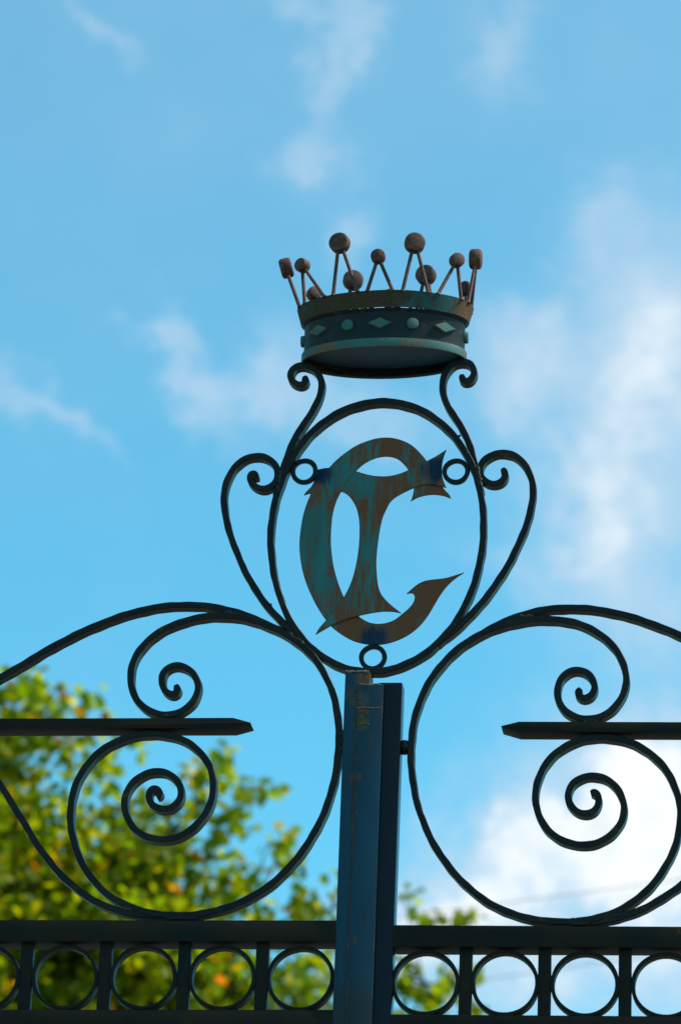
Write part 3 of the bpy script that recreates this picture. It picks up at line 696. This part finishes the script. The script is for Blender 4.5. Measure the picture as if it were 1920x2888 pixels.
# weld stubs that close the gap between band and rim except for a few slits
slits = [(-0.118, -0.112), (-0.098, -0.094), (-0.083, -0.061), (-0.050, -0.044), (-0.024, 0.020), (0.046, 0.060), (0.078, 0.110), (0.122, 0.152), (0.163, 0.169), (0.185, 0.188)]
bm = bmesh.new()
edges = [-LEN / 2] + [v * 0.52 for s in slits for v in s] + [LEN / 2]
for k in range(0, len(edges), 2):
    a, b = edges[k], edges[k + 1]
    cnt = max(2, int((b - a) / 0.006))
    prev = None
    for i in range(cnt + 1):
        t = at(a + (b - a) * i / cnt)
        ring = []
        for da, zz in ((-0.0022, H2 - 0.006), (0.0030, H2 - 0.0006), (0.0020, H2 + 0.004), (-0.0024, H2 + 0.0005)):
            ring.append(bm.verts.new((cx + (A0 + da) * math.sin(t), -(B0 + da) * math.cos(t), cz + zz)))
        if prev:
            for j in range(4):
                bm.faces.new((prev[j], prev[(j + 1) % 4], ring[(j + 1) % 4], ring[j]))
        else:
            bm.faces.new(ring)
        prev = ring
    bm.faces.new(prev[::-1])
finish('weld_bead', bm, m_cband, crown)

def frame_at(t, a, b):
    """outward normal and tangent of the oval at parameter t"""
    tg = Vector((a * math.cos(t), b * math.sin(t), 0)).normalized()
    nr = Vector((tg.y, -tg.x, 0))
    return nr, tg

def drum(bm, c, ax, side, up_, rad, half, bev, n=28, seed=0):
    """thick disc with worn bevelled edges, axis ax"""
    rnd = random.Random(seed)
    prof = [(-half, 0.0), (-half, rad - bev), (-half + bev * 0.35, rad - bev * 0.3), (-half + bev, rad), (half - bev, rad), (half - bev * 0.35, rad - bev * 0.3), (half, rad - bev), (half, 0.0)]
    rows = []
    for h_, r_ in prof:
        if r_ == 0.0:
            rows.append([bm.verts.new(c + ax * h_)])
        else:
            rows.append([bm.verts.new(c + ax * h_ + (side * math.cos(2 * math.pi * k / n) + up_ * math.sin(2 * math.pi * k / n)) * (r_ * (1 + rnd.uniform(-0.006, 0.006)))) for k in range(n)])
    for r1, r2 in zip(rows, rows[1:]):
        if len(r1) == 1:
            for k in range(n):
                bm.faces.new((r1[0], r2[k], r2[(k + 1) % n]))
        elif len(r2) == 1:
            for k in range(n):
                bm.faces.new((r1[k], r2[0], r1[(k + 1) % n]))
        else:
            for k in range(n):
                bm.faces.new((r1[k], r1[(k + 1) % n], r2[(k + 1) % n], r2[k]))

def rod(bm, p, q, r, n=10):
    ax = (q - p).normalized()
    s1 = ax.orthogonal().normalized()
    s2 = ax.cross(s1)
    rows = []
    for f_, k in ((0.0, 1.45), (0.04, 1.1), (0.10, 1.0), (0.9, 0.95), (1.0, 0.95)):
        c = p.lerp(q, f_)
        rows.append([bm.verts.new(c + (s1 * math.cos(2 * math.pi * i / n) + s2 * math.sin(2 * math.pi * i / n)) * r * k) for i in range(n)])
    for r1, r2 in zip(rows, rows[1:]):
        for i in range(n):
            bm.faces.new((r1[i], r1[(i + 1) % n], r2[(i + 1) % n], r2[i]))
    bm.faces.new(rows[0][::-1])
    bm.faces.new(rows[-1])

for k, (dx, dy, dz, big) in enumerate(D['discs']):
    c = Vector((dx, dy, dz)) / 1000
    s = k * PITCH12
    t = at(s)
    nr, tg = frame_at(t, A0, B0)
    rad, half, bev = (0.0208, 0.0125, 0.0056) if big else (0.0146, 0.0110, 0.0044)
    foot = ell(A0 + 0.0108, B0 + 0.0108, t)
    upd = (c - Vector((foot.x, foot.y, cz + H3))).normalized()
    ax = (nr - upd * nr.dot(upd)).normalized()
    side = ax.cross(upd).normalized()
    bm = bmesh.new()
    for sg in (-1, 1):
        tf = at(s + sg * 0.0245)
        e = ell(A0 + 0.0108, B0 + 0.0108, tf)
        sd_ = tg * (sg * rad * 0.28)
        rod(bm, Vector((e.x, e.y, cz + H3 - 0.002)), c - upd * rad * 0.86 + sd_, 0.0038)
    finish('prong', bm, m_rust, crown, 50)
    bm = bmesh.new()
    drum(bm, c, ax, side, upd, rad, half, bev, seed=k)
    finish('disc', bm, m_rust, crown, 32)
    # ornament on the band under each point: diamonds and round studs in turn
    nb, tb = frame_at(t, A0, B0)
    e = ell(A0 - 0.004, B0 - 0.004, t)
    oc = Vector((e.x, e.y, cz + 0.050))
    bm = bmesh.new()
    if k % 2 == 0:
        hw, hh, dp = 0.0245, 0.0122, 0.0065
        base = [oc + tb * u_ + Vector((0, 0, v_)) - nb * 0.003 for u_, v_ in ((-hw, 0), (0, -hh), (hw, 0), (0, hh))]
        top = [oc + tb * u_ * 0.96 + Vector((0, 0, v_ * 0.94)) + nb * dp for u_, v_ in ((-hw, 0), (0, -hh), (hw, 0), (0, hh))]
        vb = [bm.verts.new(v) for v in base]
        vt = [bm.verts.new(v) for v in top]
        bm.faces.new(vt)
        bm.faces.new(vb[::-1])
        for i in range(4):
            bm.faces.new((vb[i], vb[(i + 1) % 4], vt[(i + 1) % 4], vt[i]))
        bmesh.ops.recalc_face_normals(bm, faces=bm.faces[:])
        bmesh.ops.bevel(bm, geom=bm.edges[:], offset=0.0008, segments=2, affect='EDGES')
        finish('diamond', bm, m_cteal, crown, 30)
    else:
        drum(bm, oc + nb * 0.0008, nb, tb, Vector((0, 0, 1)), 0.0118, 0.0060, 0.0018, seed=k)
        finish('stud', bm, m_cteal, crown, 32)

# ------------------------------------------------------------------ trees
def leaf_mat(name, greens):
    m_ = bpy.data.materials.new(name)
    m_.use_nodes = True
    T = NT(m_.node_tree)
    T.n.clear()
    g = T.new('ShaderNodeNewGeometry')
    cr = T.new('ShaderNodeValToRGB')
    cr.color_ramp.interpolation = 'LINEAR'
    e = cr.color_ramp.elements
    e[0].position, e[0].color = 0.0, greens[0] + (1,)
    e[1].position, e[1].color = 1.0, greens[-1][1] + (1,)
    for p_, c_ in greens[1:-1]:
        q = e.new(p_)
        q.color = c_ + (1,)
    T.l.new(g.outputs['Random Per Island'], cr.inputs[0])
    d = T.new('ShaderNodeBsdfPrincipled')
    T.l.new(cr.outputs[0], d.inputs['Base Color'])
    d.inputs['Roughness'].default_value = 0.5
    d.inputs['Specular IOR Level'].default_value = 0.3
    tr = T.new('ShaderNodeBsdfTranslucent')
    T.l.new(T.mix(1.0, cr.outputs[0], (1.45, 1.35, 0.40, 1), 'MULTIPLY'), tr.inputs[0])
    mx = T.new('ShaderNodeMixShader')
    mx.inputs[0].default_value = 0.74
    T.l.new(d.outputs[0], mx.inputs[1])
    T.l.new(tr.outputs[0], mx.inputs[2])
    o = T.new('ShaderNodeOutputMaterial')
    T.l.new(mx.outputs[0], o.inputs[0])
    return m_

def bark_mat():
    m_ = bpy.data.materials.new('bark')
    m_.use_nodes = True
    T = NT(m_.node_tree)
    b = T.n['Principled BSDF']
    g = T.new('ShaderNodeNewGeometry')
    n1 = T.noise(T.vmath('MULTIPLY', g.outputs['Position'], (6, 6, 1.2)), 3.0, 6, 0.65).outputs['Fac']
    T.put(b.inputs['Base Color'], T.mix(n1, (0.035, 0.026, 0.018, 1), (0.15, 0.12, 0.09, 1)))
    b.inputs['Roughness'].default_value = 0.9
    return m_

m_bark = bark_mat()
m_leaf = leaf_mat('autumn_leaf', [(0.130, 0.215, 0.003), (0.35, (0.195, 0.280, 0.003)), (0.70, (0.300, 0.335, 0.004)), (0.93, (0.420, 0.385, 0.006)), (0.972, (0.540, 0.320, 0.012)), (0.991, (0.640, 0.220, 0.015)), (1.0, (0.520, 0.130, 0.015))])

def limb(bm, p, q, r0_, r1_, rnd, n=7, sag=0.12):
    cnt = max(3, int((q - p).length / 0.5))
    prev = None
    bend = Vector((rnd.uniform(-1, 1), rnd.uniform(-1, 1), rnd.uniform(-0.3, 0.6))) * (q - p).length * sag
    for i in range(cnt + 1):
        f_ = i / cnt
        c = p.lerp(q, f_) + bend * math.sin(f_ * math.pi)
        r_ = r0_ + (r1_ - r0_) * f_
        ax = (q - p).normalized()
        s1 = ax.orthogonal().normalized()
        s2 = ax.cross(s1)
        ring = [bm.verts.new(c + (s1 * math.cos(2 * math.pi * j / n) + s2 * math.sin(2 * math.pi * j / n)) * r_ * rnd.uniform(0.9, 1.1)) for j in range(n)]
        if prev:
            for j in range(n):
                bm.faces.new((prev[j], prev[(j + 1) % n], ring[(j + 1) % n], ring[j]))
        prev = ring
    bm.faces.new(prev)

def tree(name, label, base, fork_h, trunk_r, lobes, seed, leaf=0.105, per=18, reach=0.28, scat=0.055):
    """lobes: centre, radii, twigs per cubic metre"""
    rnd = random.Random(seed)
    rg = np.random.default_rng(seed)
    root = thing(name, label, 'tree', base)
    o = Vector(base)
    bm = bmesh.new()
    fork = Vector((0, 0, fork_h))
    limb(bm, Vector((0, 0, -0.2)), fork, trunk_r, trunk_r * 0.7, rnd, 12, 0.03)
    tw_c, tw_d = [], []
    for (c, rad, dens) in lobes:
        cc = Vector(c) - o
        vol = 4 / 3 * math.pi * rad[0] * rad[1] * rad[2]
        big = vol > 1.0
        r_ = 0.11 if vol > 10 else 0.06 if big else 0.018
        start = fork.lerp(cc, 0.0)
        limb(bm, start, cc, r_, r_ * 0.35, rnd, 8)
        cnt = max(2, int(vol * dens * 0.80))
        k = 0
        while k < cnt:
            v = Vector((rnd.gauss(0, 1), rnd.gauss(0, 1), rnd.gauss(0, 1))).normalized()
            f_ = rnd.random() ** 0.42
            # lumpy outline
            lump = 0.80 + 0.20 * math.sin(v.x * 5 + c[0] * 3) * math.sin(v.y * 6 + 1) + 0.16 * math.sin(v.z * 7 + c[2] * 2)
            p = Vector((v.x * rad[0], v.y * rad[1], v.z * rad[2])) * (f_ * lump) + cc
            tw_c.append(p)
            d = (v + Vector((rnd.uniform(-.6, .6), rnd.uniform(-.6, .6), rnd.uniform(-.9, .2)))).normalized()
            tw_d.append(d)
            if k % 3 == 0:
                s_ = cc.lerp(p, rnd.uniform(0.0, 0.35))
                limb(bm, s_, p, 0.020, 0.006, rnd, 5, 0.1)
            k += 1
    tr = finish('trunk', bm, m_bark, root, 60)
    # leaves, all in one crown mesh
    nt = len(tw_c)
    C_ = np.repeat(np.array([tuple(v) for v in tw_c]), per, axis=0)
    Dr = np.repeat(np.array([tuple(v) for v in tw_d]), per, axis=0)
    n = nt * per
    along = rg.uniform(0, reach, (n, 1))
    P = C_ + Dr * along + rg.normal(0, scat, (n, 3)) - np.array([[0, 0, 1.0]]) * along ** 2 * 0.8
    ld = Dr * 0.5 + rg.normal(0, 0.55, (n, 3)) + np.array([[0, 0, -0.55]])
    ld /= np.linalg.norm(ld, axis=1, keepdims=True)
    nrm = rg.normal(0, 0.6, (n, 3)) + np.array([[0, 0, 0.7]])
    sd_ = np.cross(ld, nrm)
    sd_ /= np.linalg.norm(sd_, axis=1, keepdims=True) + 1e-9
    nn = np.cross(sd_, ld)
    sz = leaf * rg.uniform(0.6, 1.25, (n, 1))
    wd = sz * rg.uniform(0.34, 0.46, (n, 1))
    v0 = P
    v1 = P + ld * sz * 0.38 + sd_ * wd + nn * sz * 0.10
    v2 = P + ld * sz * 0.72 + sd_ * wd * 0.7 + nn * sz * 0.04
    v3 = P + ld * sz
    v4 = P + ld * sz * 0.72 - sd_ * wd * 0.7 + nn * sz * 0.04
    v5 = P + ld * sz * 0.38 - sd_ * wd + nn * sz * 0.10
    V = np.stack([v0, v1, v2, v3, v4, v5], axis=1).reshape(-1, 3)
    idx = (np.arange(n) * 6)[:, None]
    Fq = np.concatenate([idx + np.array([[0, 1, 2, 3]]), idx + np.array([[0, 3, 4, 5]])], axis=1).reshape(-1, 4)
    me = bpy.data.meshes.new('crown')
    me.vertices.add(len(V))
    me.vertices.foreach_set('co', V.astype(np.float32).ravel())
    me.loops.add(Fq.size)
    me.loops.foreach_set('vertex_index', Fq.astype(np.int32).ravel())
    me.polygons.add(len(Fq))
    me.polygons.foreach_set('loop_start', (np.arange(len(Fq)) * 4).astype(np.int32))
    me.polygons.foreach_set('loop_total', np.full(len(Fq), 4, dtype=np.int32))
    me.update()
    me.validate()
    link('crown', me, m_leaf, root)
    return root

tree('leafy_tree', 'large yellowing green tree filling the lower left behind the gate scrolls', (-8.2, 23.5, 0.0), 4.2, 0.28,
     [((-8.6, 23.2, 10.3), (2.7, 2.6, 2.1), 40), ((-7.0, 22.0, 8.8), (2.8, 2.4, 1.8), 40), ((-9.6, 24.4, 8.2), (2.6, 2.4, 2.0), 25), ((-6.2, 24.2, 8.6), (2.2, 2.0, 1.7), 34),
      ((-6.3, 22.2, 11.0), (1.2, 1.3, 1.25), 85), ((-5.5, 22.0, 10.5), (1.2, 1.3, 1.0), 92), ((-4.7, 22.0, 10.22), (1.08, 1.2, 0.9), 80), ((-5.3, 22.0, 9.6), (1.5, 1.4, 1.0), 85),
      ((-4.0, 22.1, 9.78), (0.92, 1.0, 0.75), 62), ((-3.2, 22.2, 9.75), (0.7, 0.8, 0.6), 55), ((-5.08, 22.0, 11.95), (0.38, 0.4, 0.26), 130), ((-5.45, 22.0, 12.08), (0.40, 0.4, 0.34), 130), ((-4.05, 22.3, 10.62), (0.52, 0.5, 0.40), 75), ((-4.55, 22.4, 11.0), (0.5, 0.5, 0.4), 70),
      ((-4.02, 22.0, 11.70), (0.18, 0.2, 0.15), 260), ((-3.72, 22.0, 11.42), (0.24, 0.25, 0.26), 130), ((-4.3, 22.0, 11.15), (0.42, 0.4, 0.35), 95), ((-3.55, 22.0, 11.08), (0.22, 0.2, 0.10), 240), ((-3.3, 22.0, 10.92), (0.20, 0.2, 0.16), 220), ((-3.05, 22.0, 10.6), (0.22, 0.22, 0.12), 260)], 11)
tree('slender_tree', 'small sparse tree whose leafy tips show just right of the meeting stiles', (-2.75, 27.0, 0.0), 5.0, 0.12,
     [((-2.88, 27.0, 11.90), (0.22, 0.2, 0.15), 400), ((-2.66, 27.0, 12.03), (0.12, 0.12, 0.11), 700), ((-3.12, 27.0, 12.12), (0.05, 0.08, 0.14), 900), ((-2.92, 27.0, 11.42), (0.32, 0.3, 0.22), 260),
      ((-2.62, 27.0, 11.55), (0.16, 0.15, 0.14), 240), ((-2.45, 27.0, 11.18), (0.26, 0.22, 0.14), 220), ((-2.15, 27.0, 11.05), (0.16, 0.14, 0.16), 260), ((-3.5, 27.0, 11.3), (0.5, 0.4, 0.35), 60), ((-2.75, 27.0, 10.4), (1.1, 1.0, 0.75), 50), ((-3.3, 27.0, 11.75), (0.2, 0.2, 0.2), 90)], 5, 0.10, 10, 0.10, 0.03)

# ------------------------------------------------------------------ overhead cables far behind
def cable(name, label, p, q, r_, group):
    bm = bmesh.new()
    d = (q - p)
    P = []
    for i in range(41):
        f_ = i / 40
        f2 = -6.0 + 14.0 * f_
        P.append(p + d * f2 + Vector((0, 0, 0.0016 * ((f2 - 0.5) * d.length) ** 2 * 0.35)))
    prev = None
    for c in P:
        ring = [bm.verts.new(c + Vector((0, math.cos(a), math.sin(a))) * r_) for a in [j * math.pi / 4 for j in range(8)]]
        if prev:
            for j in range(8):
                bm.faces.new((prev[j], prev[(j + 1) % 8], ring[(j + 1) % 8], ring[j]))
        prev = ring
    o = finish(name, bm, m_cable)
    o['label'] = label
    o['category'] = 'cable'
    o['group'] = group
m_cable = metal('cable_sheath', (0.10, 0.10, 0.11), (0.13, 0.13, 0.14), (0.08, 0.08, 0.08), 0.7, 0.9, 0.6, bump=0.0)
cable('overhead_cable', 'thin grey overhead cable crossing the cloud above the right rail', Vector((-2.568, 30, 13.045)), Vector((-1.316, 30, 13.21)), 0.004, 'overhead cables')
cable('overhead_cable', 'lower thin grey overhead cable seen through the rings of the right rail', Vector((-2.792, 30, 12.305)), Vector((-1.580, 30, 12.482)), 0.004, 'overhead cables')
